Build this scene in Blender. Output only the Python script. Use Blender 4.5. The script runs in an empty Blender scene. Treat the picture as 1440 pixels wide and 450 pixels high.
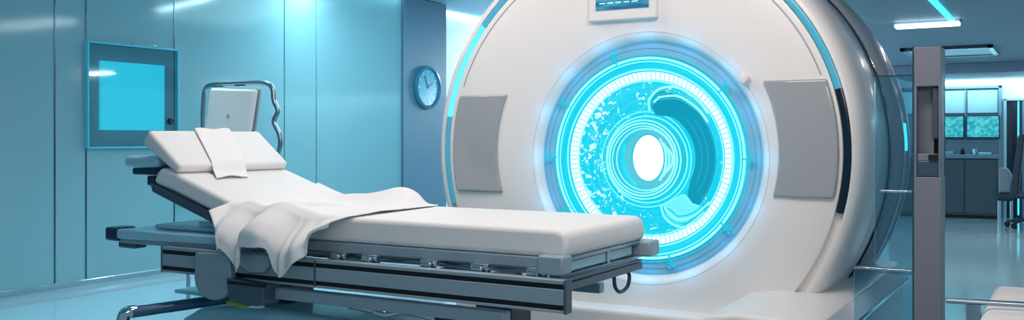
import bpy, bmesh, math, random
from mathutils import Vector, Matrix, noise
random.seed(7)
S = bpy.context.scene
C = S.collection
PI = math.pi
ORG = {}

# ------------------------------------------------------------------ materials
def lin(h):
    h = h.lstrip('#')
    v = [int(h[i:i+2], 16)/255 for i in (0, 2, 4)]
    return tuple((x/12.92 if x <= .04045 else ((x+.055)/1.055)**2.4) for x in v) + (1,)

def mat(name, col, rough=.5, metal=0, emis=None, es=0, bump=0, bscale=40, coat=0, spec=.5, trans=0, ior=1.45, vary=0, stretch=None):
    m = bpy.data.materials.new(name); m.use_nodes = True
    nt = m.node_tree; b = nt.nodes['Principled BSDF']
    b.inputs['Base Color'].default_value = lin(col)
    b.inputs['Roughness'].default_value = rough
    b.inputs['Metallic'].default_value = metal
    b.inputs['Coat Weight'].default_value = coat
    b.inputs['Coat Roughness'].default_value = .08
    b.inputs['Specular IOR Level'].default_value = spec
    b.inputs['Transmission Weight'].default_value = trans
    b.inputs['IOR'].default_value = ior
    if emis:
        b.inputs['Emission Color'].default_value = lin(emis); b.inputs['Emission Strength'].default_value = es
    tc = nt.nodes.new('ShaderNodeTexCoord'); mp = nt.nodes.new('ShaderNodeMapping')
    if stretch: mp.inputs['Scale'].default_value = stretch
    nt.links.new(tc.outputs['Object'], mp.inputs['Vector'])
    if bump:
        n = nt.nodes.new('ShaderNodeTexNoise'); n.inputs['Scale'].default_value = bscale; n.inputs['Detail'].default_value = 4
        bp = nt.nodes.new('ShaderNodeBump'); bp.inputs['Strength'].default_value = bump; bp.inputs['Distance'].default_value = .01
        nt.links.new(mp.outputs['Vector'], n.inputs['Vector'])
        nt.links.new(n.outputs['Fac'], bp.inputs['Height']); nt.links.new(bp.outputs['Normal'], b.inputs['Normal'])
    if vary:
        n = nt.nodes.new('ShaderNodeTexNoise'); n.inputs['Scale'].default_value = 3; n.inputs['Detail'].default_value = 5
        r = nt.nodes.new('ShaderNodeMapRange')
        r.inputs['To Min'].default_value = max(0, rough-vary); r.inputs['To Max'].default_value = rough+vary
        nt.links.new(mp.outputs['Vector'], n.inputs['Vector'])
        nt.links.new(n.outputs['Fac'], r.inputs['Value']); nt.links.new(r.outputs['Result'], b.inputs['Roughness'])
    return m

M = {}
M['wall'] = mat('wall_panel_blue', '#84b2bd', .1, spec=.5, bump=.003, bscale=200)
M['pier'] = mat('pier_shaded_paint', '#5c8299', .45, vary=.05)  # darker than the wall panels: shade on the pier put into its colour
M['wall_white'] = mat('wall_white', '#dfeef2', .5, vary=.05)
M['ceil'] = mat('ceiling_paint', '#8fb4c6', .6, vary=.05)
M['ceil_low'] = mat('ceiling_grey_blue', '#8a9bab', .5, vary=.05)
M['floor'] = mat('floor_resin', '#97b9c5', .12, spec=.6, vary=.05)
M['band'] = mat('floor_inlay', '#9aa5b2', .2, vary=.05)
M['dark'] = mat('dark_recess', '#0a0e14', .5, bump=.02)
M['seam'] = mat('seam_metal', '#5d7886', .25, 1, vary=.05)
M['chrome'] = mat('chrome', '#c9d6dc', .12, 1, vary=.04)
M['steel'] = mat('brushed_steel', '#9fb0ba', .28, 1, bump=.02, bscale=60, stretch=(.05, 1, 1), vary=.04)
M['alu'] = mat('painted_aluminium', '#9aabb6', .4, .15, vary=.05)
M['alu_dark'] = mat('dark_aluminium', '#5a6a77', .35, .5, vary=.06)
M['navy'] = mat('navy_plastic', '#1c3950', .25, vary=.05)
M['lightblue'] = mat('light_blue_plastic', '#a4d4e2', .3, coat=.3, vary=.05)
M['shell'] = mat('gantry_white', '#e9e6e3', .38, coat=.15, bump=.004, bscale=200)
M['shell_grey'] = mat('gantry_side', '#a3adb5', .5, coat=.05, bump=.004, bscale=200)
M['insert'] = mat('gantry_grey_insert', '#a2a6aa', .16, coat=.8, bump=.002, bscale=200)
M['cloth'] = mat('white_cotton', '#f3efec', .85, bump=.12, bscale=90, spec=.2)
M['foam'] = mat('white_vinyl', '#efebe8', .6, bump=.35, bscale=5, spec=.3)
M['groove'] = mat('groove_teal', '#4a9db5', .3, emis='#3aa0bd', es=.35, bump=.02)
M['groove_b'] = mat('groove_lit', '#2f7f90', .3, emis='#5fdcf0', es=1.15, bump=.02)
M['groove_d'] = mat('groove_dark', '#0c2234', .2, bump=.02)
M['led'] = mat('lamp_white', '#ffffff', .4, emis='#dff6ff', es=3.0, bump=.01)
M['led_hot'] = mat('pendant_light_white', '#ffffff', .4, emis='#eefaff', es=9, bump=.01)
M['led_cyan'] = mat('lamp_cyan', '#60f0ff', .4, emis='#3fe6f2', es=1.6, bump=.01)
M['cove'] = mat('cove_light', '#ffffff', .4, emis='#bff2ff', es=4.5, bump=.01)
M['bore_line'] = mat('bore_line_light', '#2a7080', .4, emis='#8ffaff', es=1.35, bump=.01)
M['bore_soft'] = mat('bore_soft_light', '#0c3a48', .4, emis='#22cfe6', es=.85, bump=.01)
M['bore_dish'] = mat('bore_dish_blue', '#8fbdd6', .35, coat=.3, bump=.004, bscale=200)
M['bore_mid'] = mat('bore_ridge_blue', '#08404e', .4, emis='#25b8d4', es=.75, bump=.01)
M['bore_white'] = mat('bore_window_white', '#ffffff', .4, emis='#ffffff', es=1.6, bump=.01)
M['bore_deep'] = mat('bore_deep_blue', '#06303e', .3, spec=.2, emis='#0cb0d2', es=.72, vary=.05)
M['grey_post'] = mat('post_grey', '#7b7e89', .35, vary=.05)
M['post_dark'] = mat('post_dark_panel', '#3f5161', .15, coat=.4, vary=.05)
M['cab'] = mat('cabinet_slate', '#465763', .4, vary=.05)
M['cabtop'] = mat('cabinet_frame', '#6d93a6', .35, vary=.05)
M['frost'] = mat('frosted_panel', '#9ccbd6', .5, emis='#7fcfe0', es=.1, vary=.05)
M['clockface'] = mat('clock_face', '#55b4d0', .2, coat=.5, vary=.05)
M['clockrim'] = mat('clock_rim', '#3a7d96', .25, vary=.05)
M['clockmark'] = mat('clock_mark', '#9fd8e6', .3, bump=.02)
M['glow'] = mat('lit_window_cyan', '#20c8dc', .3, emis='#34bdd2', es=.82, bump=.01)
M['legblue'] = mat('leg_blue_enamel', '#2f5d7c', .25, coat=.3, vary=.04)
M['darkchair'] = mat('chair_navy', '#1d3344', .5, bump=.05)
M['yellow'] = mat('pedal_yellow_green', '#8f9a2c', .4, bump=.02)
M['rubber'] = mat('rubber_black', '#10161c', .6, bump=.05)

def glass(name, col, alpha_mix, rough=.03):
    m = bpy.data.materials.new(name); m.use_nodes = True; nt = m.node_tree
    for n in list(nt.nodes): nt.nodes.remove(n)
    out = nt.nodes.new('ShaderNodeOutputMaterial'); mx = nt.nodes.new('ShaderNodeMixShader')
    tr = nt.nodes.new('ShaderNodeBsdfTransparent'); tr.inputs[0].default_value = lin(col)
    gl = nt.nodes.new('ShaderNodeBsdfGlossy'); gl.inputs['Roughness'].default_value = rough; gl.inputs[0].default_value = (.8, .95, 1, 1)
    fr = nt.nodes.new('ShaderNodeFresnel'); fr.inputs[0].default_value = 1.45
    ad = nt.nodes.new('ShaderNodeMath'); ad.operation = 'ADD'; ad.inputs[1].default_value = alpha_mix
    nt.links.new(fr.outputs[0], ad.inputs[0]); nt.links.new(ad.outputs[0], mx.inputs[0])
    nt.links.new(tr.outputs[0], mx.inputs[1]); nt.links.new(gl.outputs[0], mx.inputs[2]); nt.links.new(mx.outputs[0], out.inputs[0])
    return m
M['glass'] = glass('clear_glass', '#d3e9f0', .04)
M['glass_blue'] = glass('blue_glass', '#eafafc', .03)

def math_node(nt, op, a, b=None, c=None):
    n = nt.nodes.new('ShaderNodeMath'); n.operation = op
    for i, v in enumerate((a, b, c)):
        if v is None: continue
        if isinstance(v, (int, float)): n.inputs[i].default_value = v
        else: nt.links.new(v, n.inputs[i])
    return n.outputs[0]

def bore_panel_mat():
    """luminous display lining the bore: speckles, blocks and rings in polar coordinates of the disc"""
    m = bpy.data.materials.new('bore_display'); m.use_nodes = True; nt = m.node_tree
    b = nt.nodes['Principled BSDF']
    tc = nt.nodes.new('ShaderNodeTexCoord'); sp = nt.nodes.new('ShaderNodeSeparateXYZ')
    nt.links.new(tc.outputs['Object'], sp.inputs[0])
    x, z = sp.outputs[0], sp.outputs[2]
    r = math_node(nt, 'SQRT', math_node(nt, 'ADD', math_node(nt, 'MULTIPLY', x, x), math_node(nt, 'MULTIPLY', z, z)))
    th = math_node(nt, 'ARCTAN2', z, x)
    def band(a, bb):   # 1 inside a<r<bb
        return math_node(nt, 'MULTIPLY', math_node(nt, 'GREATER_THAN', r, a), math_node(nt, 'LESS_THAN', r, bb))
    def noise_(sc, det, vec, dist=0):
        n = nt.nodes.new('ShaderNodeTexNoise'); n.inputs['Scale'].default_value = sc; n.inputs['Detail'].default_value = det
        n.inputs['Distortion'].default_value = dist
        nt.links.new(vec, n.inputs['Vector']); return n.outputs['Fac']
    pol = nt.nodes.new('ShaderNodeCombineXYZ'); nt.links.new(math_node(nt, 'MULTIPLY', r, 9), pol.inputs[0]); nt.links.new(th, pol.inputs[1])
    # blocks of the bright segmented ring
    seg = math_node(nt, 'GREATER_THAN', math_node(nt, 'FRACT', math_node(nt, 'MULTIPLY', th, 17)), .12)
    bl = math_node(nt, 'MULTIPLY', band(.447, .492), seg)
    bl = math_node(nt, 'MULTIPLY', bl, math_node(nt, 'ADD', .25, noise_(7, 3, pol.outputs[0])))
    # speckles, denser on the left and near the ring
    sn = noise_(34, 8, tc.outputs['Object'], 1.2)
    left = nt.nodes.new('ShaderNodeMapRange'); nt.links.new(x, left.inputs['Value'])
    left.inputs['From Min'].default_value = -.3; left.inputs['From Max'].default_value = .3
    left.inputs['To Min'].default_value = .53; left.inputs['To Max'].default_value = .66
    rim = nt.nodes.new('ShaderNodeMapRange'); nt.links.new(r, rim.inputs['Value'])
    rim.inputs['From Min'].default_value = .22; rim.inputs['From Max'].default_value = .45
    rim.inputs['To Min'].default_value = .10; rim.inputs['To Max'].default_value = -.02
    thr = math_node(nt, 'ADD', left.outputs[0], rim.outputs[0])
    spk = nt.nodes.new('ShaderNodeMapRange'); nt.links.new(math_node(nt, 'SUBTRACT', sn, thr), spk.inputs['Value'])
    spk.inputs['From Min'].default_value = 0; spk.inputs['From Max'].default_value = .06
    spk_ = math_node(nt, 'MULTIPLY', spk.outputs[0], band(.2, .455))
    # fine concentric sweep lines
    sw = nt.nodes.new('ShaderNodeCombineXYZ'); nt.links.new(math_node(nt, 'MULTIPLY', r, 46), sw.inputs[0]); nt.links.new(math_node(nt, 'MULTIPLY', th, .5), sw.inputs[1])
    swn = math_node(nt, 'MULTIPLY', math_node(nt, 'SUBTRACT', noise_(1.3, 2, sw.outputs[0]), .42), .7)
    tot = math_node(nt, 'ADD', math_node(nt, 'MULTIPLY', bl, 1.7), math_node(nt, 'ADD', math_node(nt, 'MULTIPLY', spk_, .75), swn))
    cr = nt.nodes.new('ShaderNodeValToRGB'); nt.links.new(tot, cr.inputs[0])
    e = cr.color_ramp.elements; e[0].color = lin('#0fc6e2'); e[0].position = 0
    e[1].color = lin('#e8ffff'); e[1].position = 1
    k = cr.color_ramp.elements.new(.3); k.color = lin('#34dcee')
    b.inputs['Specular IOR Level'].default_value = .2; b.inputs['Base Color'].default_value = lin('#0a3440'); b.inputs['Roughness'].default_value = .25
    nt.links.new(cr.outputs[0], b.inputs['Emission Color']); b.inputs['Emission Strength'].default_value = 1.1
    return m
M['display'] = bore_panel_mat()

def screen_mat(name, c0, c1, sc, es, sx=1, sz=1, lo=.42, hi=.62):
    m = bpy.data.materials.new(name); m.use_nodes = True; nt = m.node_tree; b = nt.nodes['Principled BSDF']
    tc = nt.nodes.new('ShaderNodeTexCoord'); mp = nt.nodes.new('ShaderNodeMapping'); mp.inputs['Scale'].default_value = (sx, 1, sz)
    n = nt.nodes.new('ShaderNodeTexNoise'); n.inputs['Scale'].default_value = sc; n.inputs['Detail'].default_value = 5
    cr = nt.nodes.new('ShaderNodeValToRGB'); cr.color_ramp.elements[0].position = lo; cr.color_ramp.elements[1].position = hi
    cr.color_ramp.elements[0].color = lin(c0); cr.color_ramp.elements[1].color = lin(c1)
    nt.links.new(tc.outputs['Object'], mp.inputs[0]); nt.links.new(mp.outputs[0], n.inputs['Vector']); nt.links.new(n.outputs['Fac'], cr.inputs[0])
    nt.links.new(cr.outputs[0], b.inputs['Emission Color']); b.inputs['Emission Strength'].default_value = es
    b.inputs['Base Color'].default_value = (.01, .03, .05, 1); b.inputs['Roughness'].default_value = .2
    return m
M['scr_big'] = screen_mat('gantry_screen_picture', '#1a6f9c', '#58b4c8', 14, .8, .4, 2.4)
M['scr_mon'] = screen_mat('monitor_picture', '#1aa9bf', '#5fe0e6', 20, .85)

# ------------------------------------------------------------------ mesh helpers
def nb(): return bmesh.new()
def box(bm, x0, x1, y0, y1, z0, z1, rot=None, piv=None):
    vs = [bm.verts.new((x, y, z)) for x in (x0, x1) for y in (y0, y1) for z in (z0, z1)]
    f = [(0, 1, 3, 2), (4, 6, 7, 5), (0, 4, 5, 1), (2, 3, 7, 6), (0, 2, 6, 4), (1, 5, 7, 3)]
    for q in f: bm.faces.new([vs[i] for i in q])
    if rot is not None:
        p = Vector(piv)
        for v in vs: v.co = p + rot @ (v.co-p)
    return bm
def prism(bm, pts, axis, a, b):
    """polygon pts (2D) extruded along axis from a to b"""
    def P(p, t):
        return {'x': (t, p[0], p[1]), 'y': (p[0], t, p[1]), 'z': (p[0], p[1], t)}[axis]
    A = [bm.verts.new(P(p, a)) for p in pts]; B = [bm.verts.new(P(p, b)) for p in pts]
    bm.faces.new(A); bm.faces.new(B[::-1]); n = len(pts)
    for i in range(n): bm.faces.new((A[i], B[i], B[(i+1) % n], A[(i+1) % n]))
    return bm
def smooth_path(pts, k=6):
    P = [Vector(p) for p in pts]; out = []
    for i in range(len(P)-1):
        p0 = P[max(i-1, 0)]; p1 = P[i]; p2 = P[i+1]; p3 = P[min(i+2, len(P)-1)]
        for j in range(k):
            t = j/k
            out.append(.5*((2*p1)+(-p0+p2)*t+(2*p0-5*p1+4*p2-p3)*t*t+(-p0+3*p1-3*p2+p3)*t**3))
    out.append(P[-1]); return out
def tube(bm, pts, r, n=10, closed=False, ry=None):
    P = [Vector(p) for p in pts]; m = len(P); rings = []
    up = None
    for i in range(m):
        if closed: t = P[(i+1) % m]-P[i-1]
        else: t = P[min(i+1, m-1)]-P[max(i-1, 0)]
        t.normalize()
        if up is None:
            up = Vector((0, 0, 1)) if abs(t.z) < .9 else Vector((0, 1, 0))
        u = (up-t*up.dot(t)).normalized(); up = u; w = t.cross(u)
        rings.append([bm.verts.new(P[i]+u*(ry or r)*math.cos(2*PI*k/n)+w*r*math.sin(2*PI*k/n)) for k in range(n)])
    for i in range(m if closed else m-1):
        a = rings[i]; b = rings[(i+1) % m]
        for k in range(n): bm.faces.new((a[k], a[(k+1) % n], b[(k+1) % n], b[k]))
    if not closed:
        bm.faces.new(rings[0][::-1]); bm.faces.new(rings[-1])
    return bm
def lathe(bm, prof, cx, cz, n=96, close=False, a0=0, a1=360, axis='y', cy=0):
    """profile of (radius, along) swept round an axis"""
    full = abs(a1-a0) >= 360; k = n if full else n+1; R = []
    for i in range(k):
        a = math.radians(a0+(a1-a0)*i/n); c, s = math.cos(a), math.sin(a)
        if axis == 'y': R.append([bm.verts.new((cx+r*c, y, cz+r*s)) for r, y in prof])
        elif axis == 'z': R.append([bm.verts.new((cx+r*c, cy+r*s, y)) for r, y in prof])
        else: R.append([bm.verts.new((y, cx+r*c, cz+r*s)) for r, y in prof])
    m = len(prof)
    for i in range(n):
        a = R[i]; b = R[(i+1) % k]
        for j in range(m if close else m-1):
            j2 = (j+1) % m
            bm.faces.new((a[j], b[j], b[j2], a[j2]))
    if close and not full:
        bm.faces.new(R[0]); bm.faces.new(R[-1][::-1])
    bmesh.ops.remove_doubles(bm, verts=bm.verts, dist=1e-6)
    return bm
def disc(bm, cx, cz, rx, rz, y0, y1, n=48):
    pts = [(cx+rx*math.cos(2*PI*i/n), cz+rz*math.sin(2*PI*i/n)) for i in range(n)]
    return prism(bm, pts, 'y', y0, y1)

def obj(name, bm, m, parent=None, origin=None, bevel=0, smooth=False, seg=2, subsurf=0):
    bmesh.ops.recalc_face_normals(bm, faces=bm.faces)
    if parent is not None:
        po = ORG[parent.name]; og = Vector(origin) if origin is not None else po
    else:
        if origin is None:
            xs = [v.co for v in bm.verts]
            mn = [min(v[i] for v in xs) for i in range(3)]; mx = [max(v[i] for v in xs) for i in range(3)]
            origin = ((mn[0]+mx[0])/2, (mn[1]+mx[1])/2, mn[2])
        og = Vector(origin); po = Vector((0, 0, 0))
    for v in bm.verts: v.co -= og
    me = bpy.data.meshes.new(name); bm.to_mesh(me); bm.free()
    o = bpy.data.objects.new(name, me); C.objects.link(o); me.materials.append(m)
    if parent is not None: o.parent = parent
    o.location = og-po; ORG[o.name] = og
    if bevel:
        b = o.modifiers.new('bevel', 'BEVEL'); b.width = bevel; b.segments = seg; b.limit_method = 'ANGLE'; b.angle_limit = math.radians(40)
        b.harden_normals = False
    if subsurf:
        s_ = o.modifiers.new('sub', 'SUBSURF'); s_.levels = s_.render_levels = subsurf
    if smooth or bevel:
        for p in me.polygons: p.use_smooth = True
        if not smooth:
            try: me.set_sharp_from_angle(angle=math.radians(35))
            except Exception: pass
        elif smooth != 'all':
            me.set_sharp_from_angle(angle=math.radians(50))
    return o
def thing(name, label, cat, loc, group=None):
    o = bpy.data.objects.new(name, None); C.objects.link(o); o.location = loc; o.empty_display_size = .1
    o['label'] = label; o['category'] = cat
    if group: o['group'] = group
    ORG[o.name] = Vector(loc); return o
def tag(o, label, cat, group=None):
    o['label'] = label; o['category'] = cat
    if group: o['group'] = group
    return o
def struct(name, bm, m, **k):
    o = obj(name, bm, m, **k); o['kind'] = 'structure'; return o

# ------------------------------------------------------------------ room shell
WX = -7.22
struct('floor', box(nb(), -7.8, 3, -1.5, 17, -.1, 0), M['floor'])
struct('trim_1', box(nb(), -6.86, -6.74, -1.4, 16.9, .0, .003), M['band'])           # inlaid band along the wall foot
# left wall: panels with narrow dark joints
bm = nb()
edges = [-1.5, 1.2, 3.2, 4.822, 5.111, 6.035, 7.483, 7.983, 9.55]
box(bm, WX-.25, WX-.03, -1.5, 9.55, 0, 3.05)
for a, b in zip(edges[:-1], edges[1:]): box(bm, WX-.03, WX, a+.006, b-.006, 0, 3.05)
struct('wall_left', bm, M['wall'], bevel=.004)
for i, y in enumerate([1.2, 3.2, 4.822, 5.111, 6.035]):
    bm = nb(); box(bm, WX-.012, WX+.004, y-.008, y+.008, .055, 3.04)
    struct('trim_%d' % (i+2), bm, M['seam'], bevel=.003)
struct('baseboard_left', box(nb(), WX, WX+.018, -1.5, 9.55, 0, .05), M['chrome'], bevel=.004)
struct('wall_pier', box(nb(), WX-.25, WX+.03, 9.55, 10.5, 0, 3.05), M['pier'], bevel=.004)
struct('wall_left_recess', box(nb(), WX-.55, WX-.4, 9.8, 16.9, 0, 3.05), M['wall_white'])
struct('wall_back', box(nb(), -7.8, 3, 16.9, 17.05, 0, 3.05), M['wall_white'])
struct('ceiling', box(nb(), -7.8, 3, -1.5, 17, 3.06, 3.16), M['ceil'])
struct('ceiling_low', box(nb(), -2.3, 3, 6.0, 16.0, 2.35, 3.05), M['ceil_low'])
struct('ceiling_header', box(nb(), -2.3, 3, 15.2, 16.9, 2.2, 2.35), M['ceil_low'], bevel=.01)
# cove lights
def lampobj(name, bm, m, label, cat='light', group=None, **k):
    o = obj(name, bm, m, **k); return tag(o, label, cat, group)
lampobj('cove_light', box(nb(), WX+.03, WX+.09, 1.0, 9.5, 3.015, 3.055), M['cove'], 'long cove light strip along the top of the blue panelled wall')
lampobj('cove_light', box(nb(), WX-.38, WX-.33, 10.0, 16.8, 3.015, 3.055), M['cove'], 'cove light strip over the white recessed wall behind the clock pier')
lampobj('cove_light', box(nb(), -1.95, 2.5, 16.78, 16.84, 2.13, 2.17), M['cove'], 'cove light strip above the wall monitors at the far end')

def area(name, loc, tgt, sx, sy, col, p, spread=180):
    l = bpy.data.lights.new(name, 'AREA'); l.shape = 'RECTANGLE'; l.size = sx; l.size_y = sy; l.color = lin(col)[:3]; l.energy = p
    l.spread = math.radians(spread)
    o = bpy.data.objects.new(name, l); C.objects.link(o); o.location = loc
    o.rotation_euler = (Vector(tgt)-Vector(loc)).to_track_quat('-Z', 'Y').to_euler(); return o
area('key_panel_light', (-1.3, 3.3, 3.02), (-1.7, 4.5, .8), 1.9, .6, '#ffece2', 62)
area('front_fill_light', (.9, .2, 2.9), (-1.3, 5, .7), 1.2, 1.2, '#fff2ea', 55)  # added fill without a fixture, lifts the lower scanner face
area('top_panel_light', (-3.6, 4.0, 3.0), (-3.6, 4.0, 0), 1.6, .6, '#fff4ee', 26)
area('cove_wall_light', (WX+.17, 7.7, 3.0), (WX+.02, 7.7, 1.4), .12, 4.2, '#c4ecf2', 95)
area('aisle_fill_light', (-5.9, 5.6, 3.0), (-5.9, 5.6, 0), .5, 5, '#b8e2ee', 38, 70)  # added downlight, no fixture, brightens the floor on the left
area('far_aisle_fill_light', (-5.7, 9.0, 3.03), (-6.0, 9.0, 0), 1.6, 3.4, '#b6e6f0', 80)  # extra fill added to brighten the far part of the left wall
area('low_ceiling_light', (-1.1, 9.6, 2.28), (-1.1, 9.6, 0), .6, .2, '#f0ece8', 38)
area('low_ceiling_light_far', (-.6, 12.9, 2.3), (-.6, 12.9, 0), .9, 1.1, '#e8e4e4', 42)
area('cove_wall_light_far', (WX+.15, 13.2, 2.98), (WX-.4, 13, 1.6), .3, 6, '#e2f8ff', 420)
area('cove_back_light', (0, 16.5, 2.15), (0, 16.9, 1.2), 4, .15, '#c8eef8', 26)

# ------------------------------------------------------------------ wall glass cabinet with lit window
t = thing('wall_display', 'square glass wall display with glowing cyan window on the blue panels', 'wall display', (WX, 5.575, 1.165))
bm = nb()
for a in ((5.095, 5.11, 1.165, 2.085), (6.04, 6.055, 1.165, 2.085), (5.11, 6.04, 1.165, 1.18), (5.11, 6.04, 2.07, 2.085)):
    box(bm, WX+.0, WX+.045, a[0], a[1], a[2], a[3])
obj('frame', bm, mat('frame_teal', '#4fc0d6', .2, emis='#2ab4d0', es=.1, bump=.01), t, bevel=.003)
obj('glass_pane', box(nb(), WX+.034, WX+.040, 5.11, 6.04, 1.18, 2.07), M['glass_blue'], t)
obj('lit_window', box(nb(), WX+.0, WX+.025, 5.235, 5.905, 1.325, 1.925), M['glow'], t, bevel=.003)
obj('knob', lathe(nb(), [(0, WX+.07), (.022, WX+.07), (.03, WX+.06), (.03, WX+.041), (0, WX+.041)], 5.95, 1.41, 20, axis='x'), M['navy'], t, smooth=True)
obj('hinge', box(nb(), WX+.0, WX+.05, 5.55, 5.8, 2.085, 2.10), M['chrome'], t, bevel=.003)
tag(obj('wall_peg', lathe(nb(), [(0, WX+.04), (.026, WX+.035), (.032, WX+.02), (.018, WX), (0, WX)], 6.12, .655, 20, axis='x'), M['navy'], smooth=True),
    'small dark round peg low on the blue wall behind the bed head', 'peg')

# ------------------------------------------------------------------ clock on pier
CX = WX+.03
t = thing('wall_clock', 'round teal wall clock on the grey-blue pier left of the scanner', 'clock', (CX, 10.03, 1.64))
obj('rim', lathe(nb(), [(.275, CX), (.285, CX+.03), (.275, CX+.055), (.25, CX+.06), (.235, CX+.03), (.235, CX)], 10.03, 1.915, 56, axis='x'), M['clockrim'], t, smooth=True)
face = obj('face', lathe(nb(), [(0, CX+.03), (.238, CX+.03), (.238, CX), (0, CX)], 10.03, 1.915, 48, axis='x'), M['clockface'], t)
for k in range(12):
    a = 2*PI*k/12; R = Matrix.Rotation(a, 3, 'X'); p = (CX+.03, 10.03, 1.915)
    obj('hour_mark', box(nb(), CX+.028, CX+.034, 10.03-.008, 10.03+.008, 1.915+.175, 1.915+.215, R, p), M['clockmark'], t)
for a, l, w in ((-60, .12, .008), (25, .17, .006)):
    R = Matrix.Rotation(math.radians(a), 3, 'X'); p = (CX+.036, 10.03, 1.915)
    obj('hand', box(nb(), CX+.034, CX+.04, 10.03-w, 10.03+w, 1.9, 1.915+l, R, p), M['clockrim'], t)

# ------------------------------------------------------------------ SCANNER GANTRY
GX, GY, GZ, = -2.178, 4.97, 1.178
BX, BZ = -2.06, 1.14          # bore centre
t = thing('mri_scanner', 'huge white ring-shaped scanner with glowing cyan bore behind the bed', 'scanner', (GX, 5.7, 0))
def clampz(bm, z=.02):
    for v in bm.verts: v.co.z = max(v.co.z, z)
    return bm
# front shell: face with an off-centre opening, lofted from bore circle to outer circle
bm = nb(); n = 128; rings = []
prof = [(0, .0, .665, .05), (0, 0, .685, .012), (0, 0, .715, .0), (.5, 0, .0, .0), (1, 0, 1.03, -.0), (1, 0, 1.19, .0), (1, 0, 1.200, .004), (1, 0, 1.204, .04),
        (1, 0, 1.240, .04), (1, 0, 1.244, .004), (1, 0, 1.262, .006), (1, 0, 1.288, .03), (1, 0, 1.305, .08), (1, 0, 1.315, .16), (1, 0, 1.318, .35), (1, 0, 1.312, .70), (1, 0, 1.295, .72), (1, 0, 1.0, .72)]
for w, _, r, y in prof:
    ring = []
    for i in range(n):
        a = 2*PI*i/n; c, s = math.cos(a), math.sin(a)
        if w == .5:
            p = ((BX+.73*c)+(GX+1.0*c))/2, GY-.006, ((BZ+.73*s)+(GZ+1.0*s))/2
        elif w == 0: p = BX+r*c, GY+y, BZ+r*s
        else: p = GX+r*c, GY+y, GZ+r*s
        ring.append(bm.verts.new(p))
    rings.append(ring)
for a, b in zip(rings[:-1], rings[1:]):
    for i in range(n): bm.faces.new((a[i], a[(i+1) % n], b[(i+1) % n], b[i]))
obj('front_shell', clampz(bm), M['shell'], t, smooth=True)
# rear body
bm = lathe(nb(), [(.9, GY+.76), (1.29, GY+.76), (1.325, GY+.79), (1.345, GY+1.0), (1.345, GY+1.3), (1.31, GY+1.5), (1.23, GY+1.62), (1.0, GY+1.68), (.7, GY+1.68), (.69, GY+1.3), (.69, GY+.76)], GX, GZ, 128, close=True)
obj('rear_shell', clampz(bm), M['shell_grey'], t, smooth=True)
bm = lathe(nb(), [(1.0, GY+.69), (1.3, GY+.69), (1.323, GY+.70), (1.323, GY+.745), (1.3, GY+.77), (1.0, GY+.77)], GX, GZ, 128, close=True)
obj('seam_gasket', clampz(bm, .03), M['groove_d'], t, smooth=True)
# side service grooves on the rear body's right flank
for yy, a0, a1 in ((GY+1.0, -28, 20), (GY+1.22, -24, 24)):
    bm = lathe(nb(), [(1.335, yy), (1.352, yy), (1.352, yy+.03), (1.335, yy+.03)], GX, GZ, 40, close=True, a0=a0, a1=a1)
    obj('side_rib', bm, M['steel'], t, smooth=True)
bm = lathe(nb(), [(1.34, GY+1.08), (1.354, GY+1.08), (1.354, GY+1.13), (1.34, GY+1.13)], GX, GZ, 12, close=True, a0=0, a1=7)
obj('side_indicator', bm, M['led_cyan'], t, smooth=True)
# groove light segments
for nm, a0, a1, mm in (('dark_strip', -14.5, 15.5, 'groove_d'), ('light_strip', 15.5, 141, 'groove'), ('light_strip', 141, 170, 'groove_b'), ('light_strip', 170, 196, 'groove')):
    bm = lathe(nb(), [(1.206, GY+.038), (1.206, GY+.008), (1.222, GY+.002), (1.238, GY+.008), (1.238, GY+.038)], GX, GZ, 64, close=True, a0=a0, a1=a1)
    obj(nm, bm, M[mm], t, smooth=True)
# hairline groove around the inserts
bm = lathe(nb(), [(1.160, GY-.001), (1.164, GY-.0035), (1.168, GY-.001)], GX, GZ, 60, close=True, a0=20, a1=160)
obj('hairline_groove', bm, M['shell_grey'], t)
# grey inserts
def insert(side):
    pts = []
    z0, z1 = (.945, 1.555) if side > 0 else (.92, 1.52)
    ro, ri = (1.185, .88) if side > 0 else (1.165, .84)
    N = 14
    for i in range(N+1):
        z = z0+(z1-z0)*i/N; pts.append((GX+side*math.sqrt(ro*ro-(z-GZ)**2), z))
    for i in range(N+1):
        z = z1-(z1-z0)*i/N; pts.append((GX+side*math.sqrt(ri*ri-(z-GZ)**2), z))
    return pts
for sd in (1, -1):
    pts = insert(sd)
    obj('insert_panel', prism(nb(), pts, 'y', GY-.022, GY+.01), M['insert'], t, bevel=.012, seg=3)
# sensor knob
obj('sensor', lathe(nb(), [(0, GY-.055), (.02, GY-.052), (.028, GY-.03), (.03, GY+.01)], -1.475, 1.565, 24), M['shell'], t, smooth=True)
# bore dish
bm = lathe(nb(), [(.712, GY-.001), (.716, GY+.004), (.70, GY+.03), (.68, GY+.045), (.65, GY+.052), (.60, GY+.05), (.585, GY+.06), (.56, GY+.06), (.56, GY+.2), (.712, GY+.2)], BX, BZ, 96, close=True)
obj('bore_dish', bm, M['bore_dish'], t, smooth=True)
for r, rr, y in ((.69, .004, .036), (.655, .004, .052), (.625, .004, .05)):
    bm = tube(nb(), [(BX+r*math.cos(2*PI*i/96), GY+y, BZ+r*math.sin(2*PI*i/96)) for i in range(96)], rr, 6, True)
    obj('dish_ring', bm, M['groove'], t, smooth=True)
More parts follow.
